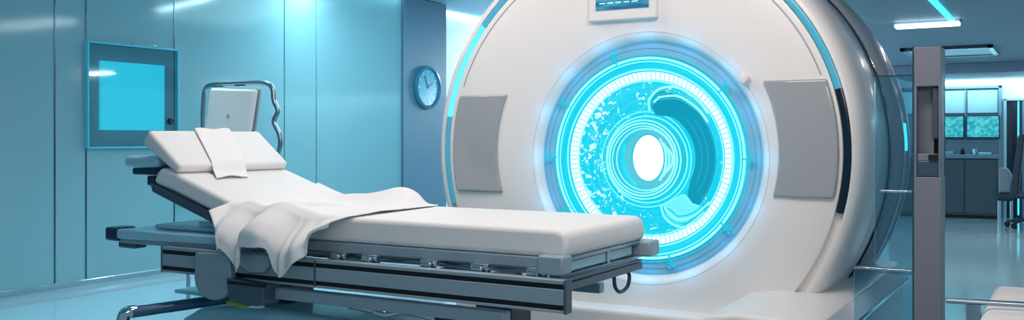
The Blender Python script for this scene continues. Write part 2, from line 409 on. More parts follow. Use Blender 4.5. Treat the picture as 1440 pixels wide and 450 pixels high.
# luminous bore liner
bm = lathe(nb(), [(.20, GY+.15), (.30, GY+.13), (.42, GY+.09), (.50, GY+.06), (.575, GY+.045), (.575, GY+.10), (.20, GY+.2)], BX, BZ, 128, close=True)
obj('bore_display', bm, M['display'], t, origin=(BX, GY, BZ), smooth=True)
for r, rr, y, mm in ((.568, .007, .036, 'bore_line'), (.548, .003, .04, 'bore_line'), (.503, .004, .05, 'bore_line'), (.44, .003, .074, 'bore_line'), (.59, .004, .045, 'bore_soft')):
    bm = tube(nb(), [(BX+r*math.cos(2*PI*i/128), GY+y, BZ+r*math.sin(2*PI*i/128)) for i in range(128)], rr, 8, True)
    obj('glow_ring', bm, M[mm], t, smooth=True)
for i in range(16):  # unseen point lights added to cast a blue halo on dish and shell
    a = 2*PI*i/16
    l = bpy.data.lights.new('bore_spill_light', 'POINT'); l.energy = .22; l.color = lin('#18ace8')[:3]; l.shadow_soft_size = .03
    lo = bpy.data.objects.new('bore_spill_light', l); C.objects.link(lo); lo.location = (BX+.645*math.cos(a), GY-.05, BZ+.645*math.sin(a))
# small position markers round the ring
for ang in (108, 148, 180, 212, 40, 0, -38, -75):
    a = math.radians(ang); cx, cz = BX+.605*math.cos(a), BZ+.605*math.sin(a); bm = nb()
    R = Matrix.Rotation(-a, 3, 'Y'); p = (cx, GY+.02, cz)
    box(bm, cx-.045, cx+.012, GY+.015, GY+.025, cz-.004, cz+.004, R, p)
    box(bm, cx-.006, cx+.002, GY+.015, GY+.025, cz-.025, cz+.025, R, p)
    box(bm, cx+.012, cx+.03, GY+.015, GY+.025, cz+.008, cz+.02, R, p)
    box(bm, cx+.012, cx+.03, GY+.015, GY+.025, cz-.02, cz-.008, R, p)
    obj('ring_marker', bm, M['bore_soft'], t)
# hub at the end of the bore
HX, HZ = BX-.035, 1.13
bm = lathe(nb(), [(.232, GY+.135), (.222, GY+.09), (.205, GY+.08), (.188, GY+.09), (.175, GY+.14), (.165, GY+.3), (.232, GY+.3)], HX, HZ, 72, close=True)
hub = obj('hub', bm, M['bore_soft'], t, smooth=True)
for r, rr, y in ((.226, .004, .084), (.208, .0045, .076), (.192, .003, .082), (.178, .003, .11), (.25, .003, .125), (.275, .002, .12)):
    obj('hub_ring', tube(nb(), [(HX+r*math.cos(2*PI*i/72), GY+y, HZ+r*math.sin(2*PI*i/72)) for i in range(72)], rr, 6, True), M['bore_line'], hub, smooth=True)
obj('hub_plate', disc(nb(), HX, HZ, .178, .178, GY+.2, GY+.22), mat('hub_plate_cyan', '#0a4450', .3, emis='#66d4e4', es=.8, bump=.01), hub)
obj('hub_window', disc(nb(), HX-.005, HZ+.008, .095, .132, GY+.17, GY+.2), M['bore_white'], hub, bevel=.004)
bm = tube(nb(), [(HX-.005+.1*math.cos(2*PI*i/48), GY+.168, HZ+.008+.137*math.sin(2*PI*i/48)) for i in range(48)], .005, 6, True)
obj('window_rim', bm, M['bore_soft'], hub, smooth=True)
for k in range(3):
    x0 = HX+.075+.02*k; h = .12-.025*k
    pts = smooth_path([(x0, GY+.15, HZ+h), (x0+.035, GY+.145, HZ+h*.4), (x0+.035, GY+.145, HZ-h*.4), (x0, GY+.15, HZ-h)], 6)
    obj('hub_sweep', tube(nb(), pts, .006, 6), M['bore_line'], hub, smooth=True)
# dark inner tunnel on the right between hub and ring
def pol(r, a): return (BX+r*math.cos(math.radians(a)), BZ+r*math.sin(math.radians(a)))
out = [pol(.437, a) for a in range(-47, 60, 4)]
inn = [(BX+.02, BZ+.36), (BX-.0, BZ+.30), (BX+.03, BZ+.245), (BX+.12, BZ+.235)]+[pol(.268, a) for a in range(52, -36, -8)]
inn += [(BX+.22, BZ-.21)]
bm = nb(); prism(bm, out+[(BX+.14, BZ+.415), (BX+.06, BZ+.40)]+inn, 'y', GY+.10, GY+.135)
obj('tunnel_mouth', bm, M['bore_deep'], t, bevel=.01)
for k in range(5):
    d = .016*k
    pts = smooth_path([(BX+.0+d*.5, GY+.095, BZ+.27+d), (BX+.0+d, GY+.09, BZ+.335), (BX+.07, GY+.085, BZ+.395-d), (BX+.18, GY+.08, BZ+.395-d), (BX+.29, GY+.08, BZ+.325-d), (BX+.35, GY+.08, BZ+.25-d)], 8)
    obj('tunnel_sweep', tube(nb(), pts, .006 if k in (0, 3) else .003, 6), M['bore_line' if k in (0, 3) else 'bore_soft'], t, smooth=True)
bm = nb(); prism(bm, [(BX+.07, BZ-.27), (BX+.2, BZ-.20), (BX+.25, BZ-.25), (BX+.34, BZ-.275), (BX+.28, BZ-.35), (BX+.18, BZ-.39), (BX+.1, BZ-.35)], 'y', GY+.09, GY+.13)
obj('tunnel_lip', bm, mat('lip_cyan', '#6fd8e6', .25, emis='#5ad2e4', es=.7, bump=.01), t, bevel=.008)
for k in range(4):
    d = .02*k
    pts = smooth_path([(BX+.07+d*.6, GY+.085, BZ-.27-d*.2), (BX+.10+d*.6, GY+.085, BZ-.345+d*.8), (BX+.18, GY+.08, BZ-.385+d), (BX+.27, GY+.08, BZ-.36+d), (BX+.36, GY+.07, BZ-.28+d)], 8)
    obj('tunnel_sweep', tube(nb(), pts, .004, 6), M['bore_line' if k % 2 == 0 else 'bore_soft'], t, smooth=True)
for r_, a0, a1 in ((.30, -28, 48), (.335, -34, 40), (.375, -38, 36), (.41, -42, 50)):
    pts = [(BX+.01+r_*math.cos(math.radians(a0+(a1-a0)*i/24)), GY+.098, BZ+r_*math.sin(math.radians(a0+(a1-a0)*i/24))) for i in range(25)]
    obj('tunnel_ridge', tube(nb(), pts, .0035, 6), M['bore_mid'], t, smooth=True)
# display screen at the top
scr = obj('screen_frame', box(nb(), -2.385, -1.965, GY-.04, GY+.01, 1.925, 2.28), M['shell'], t, bevel=.008)
obj('screen', box(nb(), -2.335, -2.01, GY-.046, GY-.038, 1.985, 2.22), M['scr_big'], scr)
bm = nb()
for k in range(5): box(bm, -2.31+.05*k, -2.275+.05*k, GY-.049, GY-.046, 2.02, 2.026)
obj('screen_text', bm, mat('screen_text_light', '#9fe8f5', .4, emis='#9fe8f5', es=.7, bump=.01), scr)
# pedestal
bm = nb(); box(bm, -3.25, -.93, 4.83, 6.7, 0, .30)
ped = obj('pedestal', bm, M['shell'], t, bevel=.03, seg=4)
bm = nb(); pts = [(-1.55, .29), (-1.52, .37), (-1.44, .43), (-1.3, .455), (-.98, .45), (-.93, .43), (-.92, .29)]
prism(bm, pts, 'y', 4.2, 6.6); box(bm, -1.55, -.92, 4.2, 4.85, 0, .30)
obj('pedestal_saddle', bm, M['shell'], t, bevel=.02, seg=3)
bm = nb(); prism(bm, [(-.93, .44), (-.85, .39), (-.85, .37), (-.93, .40)], 'y', 4.2, 6.3)
obj('pedestal_ledge', bm, M['shell_grey'], t, bevel=.004)
obj('ledge_strip', box(nb(), -.852, -.838, 4.2, 6.2, .375, .392), M['chrome'], t, bevel=.004)
obj('side_reflection_strip', box(nb(), -.925, -.912, 5.3, 5.75, .41, .425), M['led_cyan'], t, bevel=.003)  # turquoise reflection on the pedestal, built as an emissive strip

# ------------------------------------------------------------------ BED
NY, FY = 3.5, 4.35
t = thing('hospital_bed', 'adjustable hospital bed with white mattress in front of the scanner', 'bed', (-3.2, 3.92, 0))
bed = t
# deck frame
bm = nb()
box(bm, -3.7, -1.845, NY+.0, NY+.035, .70, .75); box(bm, -3.7, -1.845, FY-.035, FY, .70, .75)
box(bm, -4.60, -3.6, NY-.04, NY+.0, .665, .735); box(bm, -4.60, -3.6, FY, FY+.04, .665, .735)
for x in (-3.65, -3.1, -2.5, -1.9): box(bm, x, x+.045, NY+.02, FY-.02, .705, .745)
obj('deck_frame', bm, M['alu'], t, bevel=.006)
bm = nb(); prism(bm, [(-4.68, .70), (-4.665, .735), (-4.56, .745), (-3.62, .745), (-3.62, .70), (-4.6, .69)], 'y', NY-.06, FY+.06)
obj('head_tray', bm, M['lightblue'], t, bevel=.01, seg=3)
bm = nb(); box(bm, -4.69, -4.58, NY-.065, NY+.07, .675, .752)
obj('tray_corner', bm, M['navy'], t, bevel=.015, seg=3)
for x0, x1, z in ((-4.40, -3.75, .746), (-4.05, -3.68, .775)):
    obj('tray_pad', box(nb(), x0, x1, NY+.04, FY-.1, z, z+.028), M['lightblue'], t, bevel=.012, seg=3)
obj('tray_foot', box(nb(), -4.62, -4.48, NY-.03, NY+.06, .635, .67), M['alu_dark'], t, bevel=.01)
# side beams with slots
def beam(y0, y1, X1):
    bm = nb()
    box(bm, -4.17, X1, y0, y1, .658, .675); box(bm, -4.17, X1, y0, y1, .573, .637); box(bm, -4.17, X1, y0, y1, .54, .552)
    b = obj('side_beam', bm, M['alu'], t, bevel=.003)
    yc = (y0+y1)/2
    obj('slot_liner', box(nb(), -4.165, X1-.005, yc-.018, yc+.018, .545, .67), M['dark'], b)
    for x in (-4.172, X1-.01): obj('end_plate', box(nb(), x, x+.012, y0-.002, y1+.002, .538, .677), M['alu_dark'], b, bevel=.002)
    obj('beam_joint', box(nb(), -3.09, -3.08, y0-.002, y0+.002, .545, .67), M['alu_dark'], b)
beam(3.40, 3.45, -1.745); beam(4.40, 4.45, -2.15)
for x in (-4.0, -3.3, -2.6, -1.95): obj('cross_member', box(nb(), x, x+.05, 3.44, 4.41, .58, .63), M['alu_dark'], t, bevel=.005)
# linkage between deck and beams
for x in (-3.05, -2.86, -2.52, -2.25, -1.97):
    bm = nb(); box(bm, x, x+.09, 3.47, 3.5, .655, .705); tube(bm, [(x+.02, 3.455, .69), (x+.07, 3.455, .685)], .012, 10)
    obj('linkage_bracket', bm, M['chrome'], t, bevel=.003)
obj('lift_rod', tube(nb(), [(-3.6, 3.60, .665), (-1.95, 3.60, .675)], .014, 10), M['chrome'], t, smooth=True)
# lower chassis bar
for y in (3.42, 4.37): obj('lower_rail', box(nb(), -3.6, -2.05, y, y+.06, .46, .515), M['alu'], t, bevel=.006)
# rounded cover plate and control box
pts = [(-3.86, .665), (-3.62, .672), (-3.60, .55)]+[(-3.735+.13*math.cos(a), .53+.10*math.sin(a)) for a in [math.radians(q) for q in range(0, -181, -20)]]
obj('hinge_cover', prism(nb(), pts, 'y', 3.355, 3.395), M['alu'], t, bevel=.008)
cb = obj('control_box', prism(nb(), [(-3.62, .555), (-3.36, .54), (-3.36, .44), (-3.42, .43), (-3.6, .445)], 'y', 3.34, 3.45), M['alu_dark'], t, bevel=.008)
obj('box_bracket', box(nb(), -3.60, -3.35, 3.335, 3.345, .528, .542), M['dark'], cb)
obj('release_pedal', box(nb(), -3.64, -3.5, 3.36, 3.42, .415, .435), M['yellow'], t, bevel=.006)
# folded bracket under the blanket
pts = [(-3.60, .675), (-3.36, .68), (-3.36, .63), (-3.40, .59), (-3.50, .585), (-3.57, .62)]
obj('pivot_bracket', prism(nb(), pts, 'y', 3.375, 3.40), M['alu'], t, bevel=.006)
# lift columns + base
for x in (-3.75, -2.35):
    bm = nb(); box(bm, x-.1, x+.1, 3.82, 4.02, .16, .46); box(bm, x-.07, x+.07, 3.85, 3.99, .4, .60)
    obj('lift_column', bm, M['navy'], t, bevel=.01)
bm = nb(); prism(bm, [(-4.3, .10), (-4.28, .24), (-4.1, .33), (-3.5, .36), (-2.6, .34), (-2.0, .28), (-1.85, .20), (-1.85, .10)], 'y', 3.62, 4.22)
obj('base_cover', bm, M['lightblue'], t, bevel=.03, seg=4)
obj('base_underside', box(nb(), -4.2, -1.95, 3.56, 4.28, .10, .18), M['navy'], t, bevel=.02)
bm = nb(); box(bm, -4.55, -4.25, 3.80, 4.05, .335, .36); box(bm, -4.3, -4.2, 3.85, 4.0, .3, .35)
obj('foot_pedal', bm, M['lightblue'], t, bevel=.01)
# outrigger arms: legs with chrome caps
def outrigger(p0, p1):
    p0, p1 = Vector(p0), Vector(p1)
    l = obj('leg', tube(nb(), [p0, p0.lerp(p1, .5), p1], .038, 14, ry=.03), M['legblue'], t, smooth=True)
    d = (p1-p0).normalized()
    cap = obj('end_cap', tube(nb(), smooth_path([p1-d*.02, p1+d*.03, p1+d*.045+Vector((0, 0, -.06)), p1+d*.045+Vector((0, 0, -.17))], 4), .034, 14), M['chrome'], l, smooth=True)
    c = p1+d*.045; c.z = .085
    lathe_b = lathe(nb(), [(.02, c.x-.02), (.075, c.x-.02), (.085, c.x-.012), (.085, c.x+.012), (.075, c.x+.02), (.02, c.x+.02)], c.y, c.z, 28, close=True, axis='x')
    bm = nb(); box(bm, c.x-.035, c.x+.035, c.y-.02, c.y+.02, .17, .2); box(bm, c.x-.035, c.x-.026, c.y-.02, c.y+.02, .07, .18); box(bm, c.x+.026, c.x+.035, c.y-.02, c.y+.02, .07, .18)
    obj('caster_fork', bm, M['chrome'], l, bevel=.004)
    obj('caster_wheel', lathe_b, M['rubber'], l, smooth=True)
outrigger((-3.95, 3.72, .375), (-4.20, 3.24, .345))
outrigger((-3.95, 4.12, .34), (-4.35, 4.50, .30))
outrigger((-2.1, 3.66, .26), (-1.90, 3.45, .24))
outrigger((-2.1, 4.18, .26), (-2.0, 4.42, .24))
bm = lathe(nb(), [(.0, 3.50), (.045, 3.50), (.055, 3.515), (.055, 3.56), (.045, 3.575), (0, 3.575)], -2.42, .43, 28)
obj('brake_wheel', bm, M['navy'], t, smooth=True)
bm = nb(); tube(bm, smooth_path([(-2.85, 3.5, .46), (-2.75, 3.5, .43), (-2.62, 3.5, .455), (-2.45, 3.5, .44)], 5), .018, 10)
tube(bm, [(-2.95, 3.5, .46), (-2.8, 3.5, .45)], .026, 10)
obj('brake_rod', bm, M['chrome'], t, smooth=True)
# foot end hardware
bm = nb(); box(bm, -1.86, -1.80, NY-.03, FY+.03, .735, .752); box(bm, -1.86, -1.80, NY-.03, FY+.03, .668, .682); box(bm, -1.86, -1.83, NY-.03, FY+.03, .68, .737)
fr = obj('foot_rail', bm, M['steel'], t, bevel=.003)
obj('foot_panel', box(nb(), -1.832, -1.812, NY+.08, FY-.12, .688, .732), M['lightblue'], fr, bevel=.004)
obj('panel_divider', box(nb(), -1.815, -1.805, 3.93, 3.96, .682, .736), M['steel'], fr)
bm = nb(); box(bm, -1.90, -1.78, NY-.06, NY+.03, .685, .765); obj('corner_bracket', bm, M['alu'], t, bevel=.01)
bm = nb(); box(bm, -1.90, -1.74, FY-.06, FY+.06, .675, .75); obj('corner_bracket', bm, M['alu'], t, bevel=.01)
bm = nb(); box(bm, -1.80, -1.765, 3.42, 4.25, .622, .655); box(bm, -1.80, -1.765, 3.42, 4.25, .66, .668)
obj('foot_lower_rail', bm, M['alu_dark'], t, bevel=.003)
obj('hook_handle', tube(nb(), smooth_path([(-1.78, 3.95, .625), (-1.77, 3.94, .575), (-1.77, 4.0, .545), (-1.77, 4.08, .56), (-1.77, 4.1, .61), (-1.78, 4.08, .63)], 6), .009, 10), M['navy'], t, smooth=True)
# backrest frame
Ax, Az, Bx, Bz = -3.62, .775, -4.36, 1.005
for y in (NY-.005, FY-.025):
    obj('backrest_frame', prism(nb(), [(Ax, Az), (Ax-.03, Az-.045), (Bx, Bz-.05), (Bx-.02, Bz)], 'y', y, y+.03), M['alu_dark'], t, bevel=.004)
obj('backrest_pan', prism(nb(), [(Ax, Az+.003), (Ax, Az-.02), (Bx, Bz-.02), (Bx, Bz+.003)], 'y', NY+.03, FY-.03), M['alu'], t, bevel=.004)
for y in (NY+.15, FY-.2):
    obj('backrest_strut', tube(nb(), [(-3.95, y, .76), (-4.12, y, .925)], .014, 10), M['chrome'], t, smooth=True)
# headrest carrier
bm = nb(); box(bm, -4.60, -4.33, NY+.05, FY-.05, 1.045, 1.085); box(bm, -4.50, -4.28, NY+.07, FY-.07, .985, 1.04)
obj('headrest_frame', bm, M['navy'], t, bevel=.008)
obj('headrest_pad', box(nb(), -4.64, -4.36, NY+.02, FY-.02, 1.09, 1.155), M['lightblue'], t, bevel=.028, seg=4)
# mattress: one bent pad
def pad_profile():
    top = [(-1.80, .75), (-1.79, .80), (-1.80, .855), (-1.84, .87), (-3.45, .873), (-3.62, .885), (-3.80, .935), (-4.22, 1.075), (-4.30, 1.09), (-4.335, 1.06), (-4.36, 1.005)]
    bot = [(-4.20, .965), (-3.75, .82), (-3.60, .76), (-3.4, .752)]
    return top+bot
bm = prism(nb(), pad_profile(), 'y', NY, FY)
mt = obj('mattress', bm, M['foam'], t, bevel=.022, seg=4)
#bm = tube(nb(), [(-3.4, NY-.001, .853), (-1.86, NY-.001, .850), (-1.81, NY+.03, .850), (-1.80, FY-.03, .850)], .003, 6)
#obj('piping', bm, M['cloth'], mt, smooth=True)

# pillow: thick wedge slab leaning on the bed head
a = Vector((-4.14, 0, 1.10)); b = Vector((-4.40, 0, 1.305)); d = (b-a); nrm = Vector((-d.z, 0, d.x)).normalized()
if nrm.z < 0: nrm = -nrm
bm = nb(); thick = .10
q = [a, b, b-nrm*thick, a-nrm*thick*.55]
P2 = [(v.x, v.z) for v in q]
prism(bm, P2, 'y', NY+.0, FY-.02)
bmesh.ops.bevel(bm, geom=bm.edges[:], offset=.022, segments=3, profile=.6, affect='EDGES')
for v in bm.verts:
    v.co.z += .006*noise.noise(v.co*6)
o = obj('pillow', bm, M['foam'], smooth='all')
tag(o, 'white wedge pillow leaning at the raised head of the bed', 'pillow')
# cloth band over the pillow
def grid(f, nu, nv):
    bm = nb(); G = [[bm.verts.new(f(i/nu, j/nv)) for j in range(nv+1)] for i in range(nu+1)]
    for i in range(nu):
        for j in range(nv): bm.faces.new((G[i][j], G[i+1][j], G[i+1][j+1], G[i][j+1]))
    return bm
def top_z(x):
    P = [(-4.36, 1.09), (-4.22, 1.078), (-3.80, .938), (-3.62, .888), (-3.45, .875), (-1.8, .871)]
    if x <= P[0][0]: return P[0][1]
    for (x0, z0), (x1, z1) in zip(P[:-1], P[1:]):
        if x <= x1: return z0+(z1-z0)*(x-x0)/(x1-x0)
    return P[-1][1]
def band(u, v):
    yc = 3.95-.15*v + (u-.5)*(.27-.03*v)      # width across the bed, drifting towards the far side
    if v < .7:
        p = b.lerp(a, v/.7)+nrm*.011
        return Vector((p.x, yc, p.z+.004*math.sin(u*9+v*4)))
    w = (v-.7)/.3; x = a.x+.012+.07*w
    return Vector((x, yc, top_z(x)+.016+.006*math.sin(u*7+w*5)))
def finish_cloth(o, th=.006, lv=1):
    s_ = o.modifiers.new('solid', 'SOLIDIFY'); s_.thickness = th; s_.offset = 1
    u_ = o.modifiers.new('sub', 'SUBSURF'); u_.levels = u_.render_levels = lv
o = obj('pillow_cloth', grid(band, 14, 24), M['cloth'], smooth='all'); finish_cloth(o, .005)
tag(o, 'narrow white cloth strip laid across the wedge pillow', 'cloth')

# white blanket over the middle of the bed, hanging down the near side
def sm(a, b, x):
    k = min(1, max(0, (x-a)/(b-a))); return k*k*(3-2*k)
def bump2(x, y, cx, cy, sx, sy): return math.exp(-((x-cx)/sx)**2-((y-cy)/sy)**2)
def blanket(u, v):
    # u along the bed 0..1 (head to foot), v from far edge (0) over the top (.6) down the side (1)
    xl_near, xr_near = -3.72, -2.93; xl_far, xr_far = -3.90, -3.02
    VT = .58
    if v <= VT:
        k = v/VT; y = 4.335+(3.475-4.335)*k
        xl = xl_far+(xl_near-xl_far)*k; xr = xr_far+(xr_near-xr_far)*k
        x = xl+(xr-xl)*u
        z = top_z(x)+.012
        z += .075*bump2(x, y, -3.17, 4.22, .16, .13)+.05*bump2(x, y, -3.42, 4.24, .28, .07)
        z = top_z(x)+.012+(z-top_z(x)-.012)*sm(0, .13, k)*(1-sm(.9, 1, u))
        z += .022*bump2(x, y, -3.45, 3.85, .25, .05)*sm(0, .3, u)
        z += .055*bump2(x, y, -3.37, 3.50, .12, .10)+.03*bump2(x, y, -3.60, 3.5, .07, .08)
        z += .006*noise.noise(Vector((x*7, y*5, 1)))
        z += .005*math.sin(18*(x+.35*y))*sm(.1, .5, k)
        return Vector((x, y, z))
    k = (v-VT)/(1-VT)
    x = xl_near+(xr_near-xl_near)*u
    # drop length varies into points
    L = [(0, .06), (.04, .17), (.10, .22), (.2, .24), (.28, .31), (.33, .29), (.36, .21), (.45, .20), (.55, .21), (.60, .27), (.66, .30), (.74, .22), (.86, .12), (1, .03)]
    for (u0, l0), (u1, l1) in zip(L[:-1], L[1:]):
        if u <= u1: D = l0+(l1-l0)*(u-u0)/(u1-u0); break
    z0 = top_z(x)+.012+.055*bump2(x, 3.475, -3.37, 3.50, .12, .10)+.03*bump2(x, 3.475, -3.60, 3.5, .07, .08)
    g = lambda c, w_: math.exp(-((u-c)/w_)**2)
    fold = .07*g(.13, .085)+.10*g(.46, .115)+.035*g(.29, .02)+.05*g(.72, .05)+.035*g(.655, .015)+.03*g(.88, .04)
    fold += .006*math.sin(u*60+k*3)
    env = sm(0, .45, k)*(1-.2*sm(.5, 1, k))
    y = 3.475-.022*sm(0, .1, k)-.125*sm(.0, .75, k)-fold*env*.8
    z = z0-D*k
    z += .012*math.sin(u*34+2)*sm(.5, 1, k)
    x2 = x+.03*k*math.sin(u*9+1)-.02*k+.02*sm(.3, 1, k)*math.sin(u*27)
    return Vector((x2, y, z))
o = obj('blanket', grid(blanket, 90, 70), M['cloth'], smooth='all'); finish_cloth(o, .007)
tag(o, 'crumpled white blanket over the bed middle hanging down its near side', 'blanket')

# ------------------------------------------------------------------ CHAIR behind the bed
t = thing('high_back_chair', 'white high-backed chair with steel tube frame behind the bed head', 'chair', (-5.66, 5.35, 0))
bm = nb(); prism(bm, [(-5.98, 1.22), (-5.90, 1.655), (-5.41, 1.63), (-5.50, 1.20)], 'y', 5.28, 5.335)
bk = obj('backrest', bm, M['foam'], t, bevel=.02, seg=3)
obj('backrest_shell', prism(nb(), [(-5.99, 1.21), (-5.91, 1.66), (-5.405, 1.635), (-5.49, 1.19)], 'y', 5.34, 5.36), M['alu'], t, bevel=.008)
obj('button', lathe(nb(), [(0, 5.272), (.012, 5.272), (.014, 5.282)], -5.69, 1.43, 14), M['alu'], bk)
obj('lower_back', prism(nb(), [(-5.93, .55), (-5.95, 1.17), (-5.5, 1.16), (-5.48, .55)], 'y', 5.30, 5.35), M['foam'], t, bevel=.02, seg=3)
obj('tube_frame', tube(nb(), smooth_path([(-5.95, 5.37, .5), (-5.97, 5.37, 1.0), (-6.06, 5.36, 1.3), (-6.05, 5.35, 1.55), (-6.01, 5.34, 1.655), (-5.90, 5.33, 1.685), (-5.6, 5.33, 1.69), (-5.36, 5.33, 1.685), (-5.27, 5.33, 1.64), (-5.25, 5.33, 1.54), (-5.21, 5.33, 1.46), (-5.25, 5.33, 1.38), (-5.19, 5.33, 1.27), (-5.21, 5.34, 1.15), (-5.36, 5.36, .95), (-5.45, 5.37, .5)], 8), .02, 12), M['steel'], t, smooth=True)
for x in (-5.86, -5.62): obj('frame_clamp', box(nb(), x-.05, x+.06, 5.315, 5.345, 1.665, 1.70), M['navy'], t, bevel=.006)
obj('seat', box(nb(), -5.92, -5.42, 5.0, 5.42, .46, .55), M['foam'], t, bevel=.03, seg=3)
for x, y in ((-5.88, 5.05), (-5.46, 5.05), (-5.88, 5.38), (-5.46, 5.38)):
    obj('leg', tube(nb(), [(x, y, 0), (x, y, .47)], .016, 10), M['steel'], t, smooth=True)

# ------------------------------------------------------------------ GLASS SCREEN and POST beside scanner
t = thing('grey_post', 'tall grey freestanding post unit right of the scanner', 'post', (-.515, 4.47, 0))
bm = nb(); x0, x1 = -.57, -.462; y0, y1 = 4.40, 4.56
box(bm, x0, x1, y0, y1, 0, 1.085); box(bm, x0, x1, y0, y1, 1.475, 1.645)
box(bm, x0, x0+.012, y0, y1, 1.08, 1.48); box(bm, x1-.01, x1, y0, y1, 1.08, 1.48); box(bm, x0, x1, y1-.03, y1, 1.08, 1.48)
obj('body', bm, M['grey_post'], t, bevel=.003)
obj('dark_panel', box(nb(), x0+.012, x1-.01, y0+.004, y0+.05, 1.087, 1.155), M['post_dark'], t, bevel=.004)
obj('recess_back', box(nb(), x0+.012, x1-.035, y0+.06, y0+.09, 1.16, 1.475), M['grey_post'], t)
obj('recess_side', box(nb(), x1-.035, x1-.012, y0+.015, y0+.05, 1.25, 1.47), mat('post_brown', '#46505e', .4, vary=.04), t, bevel=.003)
obj('latch_box', box(nb(), x0+.014, x1-.012, y0+.005, y0+.05, 1.155, 1.185), M['grey_post'], t, bevel=.003)
obj('latch', box(nb(), x1-.05, x1-.014, y0-.006, y0+.03, 1.158, 1.183), M['dark'], t, bevel=.003)
obj('edge_strip', box(nb(), x0-.006, x0, y0+.0, y0+.02, .0, 1.65), M['seam'], t)
t = thing('glass_screen', 'clear glass guard screen with steel rails between scanner and grey post', 'glass screen', (-.69, 4.44, 0))
obj('glass_pane', box(nb(), -.735, -.578, 4.435, 4.443, .655, 1.525), M['glass'], t)
obj('glass_pane', box(nb(), -.825, -.578, 4.445, 4.453, .02, .665), M['glass'], t)
for z, xa in ((1.018, -.715), (.672, -.82)):
    obj('rail', box(nb(), xa, -.578, 4.425, 4.46, z-.005, z+.005), M['chrome'], t, bevel=.002)
obj('rail', box(nb(), -.74, -.578, 4.433, 4.445, 1.524, 1.53), M['seam'], t)
obj('foot_rail', box(nb(), -.825, -.578, 4.43, 4.465, 0, .025), M['chrome'], t, bevel=.003)

# ------------------------------------------------------------------ CEILING LIGHTS at right
t = thing('ceiling_light', 'bright white linear ceiling light with a cyan strip at the upper right', 'light', (-1.12, 9.6, 2.30))
bm = nb(); box(bm, -1.42, -.84, 9.55, 9.72, 2.325, 2.35); obj('housing', bm, M['ceil_low'], t, bevel=.004)
obj('diffuser', box(nb(), -1.40, -.85, 9.50, 9.66, 2.295, 2.325), M['led'], t, bevel=.004)
obj('cyan_strip', box(nb(), -.93, -.885, 7.2, 9.5, 2.325, 2.35), M['led_cyan'], t, bevel=.003)
t = thing('ceiling_panel_light', 'dim rectangular ceiling light panel beyond the white lamp', 'light', (-1.2, 12.9, 2.31))
bm = nb(); box(bm, -1.75, -.74, 12.3, 12.36, 2.31, 2.35); box(bm, -1.75, -.74, 13.44, 13.5, 2.31, 2.35); box(bm, -1.75, -1.69, 12.3, 13.5, 2.31, 2.35); box(bm, -.80, -.74, 12.3, 13.5, 2.31, 2.35)
obj('frame', bm, M['post_dark'], t, bevel=.004)
obj('diffuser', box(nb(), -1.70, -.79, 12.35, 13.45, 2.325, 2.345), mat('dim_diffuser', '#a9c6d4', .4, emis='#7fb0c6', es=.35, bump=.01), t)
# pendant whose reflection is seen in the wall panels
t = thing('pendant_light', 'linear pendant lamp seen as a streak reflected in the left wall', 'light', (-4.82, 6.15, 2.48))
obj('diffuser', box(nb(), -5.43, -4.2, 6.02, 6.28, 2.46, 2.50), M['led_hot'], t, bevel=.004)
obj('housing', box(nb(), -5.44, -4.19, 6.01, 6.29, 2.50, 2.54), M['alu'], t, bevel=.004)
for x in (-5.3, -4.35): obj('cable', tube(nb(), [(x, 6.15, 2.53), (x, 6.15, 3.06)], .004, 6), M['alu'], t)

# ------------------------------------------------------------------ FAR END: cabinet, monitors, door, chairs
t = thing('base_cabinet', 'dark slate base cabinet under the wall monitors at the far end', 'cabinet', (-1.7, 16.6, 0))
obj('body', box(nb(), -2.5, -.9, 16.42, 16.88, .05, .938), M['cab'], t, bevel=.004)
obj('plinth', box(nb(), -2.48, -.92, 16.46, 16.88, 0, .06), M['dark'], t)
for xa, xb in ((-2.48, -1.94), (-1.93, -1.395), (-1.365, -.925)):
    d = obj('door', box(nb(), xa, xb, 16.395, 16.42, .08, .92), M['cab'], t, bevel=.004)
obj('side_panel', box(nb(), -.915, -.885, 16.38, 16.88, 0, .938), M['cabtop'], t, bevel=.003)
tag(obj('worktop', box(nb(), -2.52, -.885, 16.36, 16.88, .94, 1.0), M['cabtop'], bevel=.006), 'pale blue worktop lying on the dark far cabinet', 'worktop')
for x, w, h, l in ((-1.62, .07, .05, 'small chrome box on the far worktop nearest the grey post'), (-1.42, .03, .10, 'small dark bottle on the far worktop between the two monitors'), (-1.25, .04, .08, 'bright metal cup on the far worktop below the right monitor'), (-1.1, .10, .035, 'low flat metal tray on the far worktop at its right end')):
    if w == .03: bm = lathe(nb(), [(0, 1.0), (.03, 1.0), (.03, 1.07), (.012, 1.085), (.012, 1.11), (0, 1.11)], x, 0, 14, axis='z', cy=16.5); nm, c_, mm = 'bottle', 'bottle', M['dark']
    elif w == .04: bm = lathe(nb(), [(0, 1.0), (.034, 1.0), (.042, 1.09), (.036, 1.09), (.03, 1.01), (0, 1.01)], x, 0, 16, axis='z', cy=16.5); nm, c_, mm = 'cup', 'cup', M['chrome']
    elif w == .07:
        bm = nb(); box(bm, x-w, x+w, 16.45, 16.55, 1.0, 1.0+h); box(bm, x-w*.8, x+w*.8, 16.44, 16.45, 1.01, 1.04); nm, c_, mm = 'metal_box', 'box', M['chrome']
    else:
        bm = nb(); box(bm, x-w, x+w, 16.42, 16.56, 1.0, 1.008)
        for e in ((x-w, x-w+.01, 16.42, 16.56), (x+w-.01, x+w, 16.42, 16.56), (x-w, x+w, 16.42, 16.43), (x-w, x+w, 16.55, 16.56)): box(bm, e[0], e[1], e[2], e[3], 1.0, 1.035)
        nm, c_, mm = 'tray', 'tray', M['chrome']
    tag(obj(nm, bm, mm, bevel=.002), l, c_)
t = thing('wall_unit', 'lit frosted wall unit above the far worktop behind the monitors', 'wall unit', (-1.7, 16.8, 1.0))
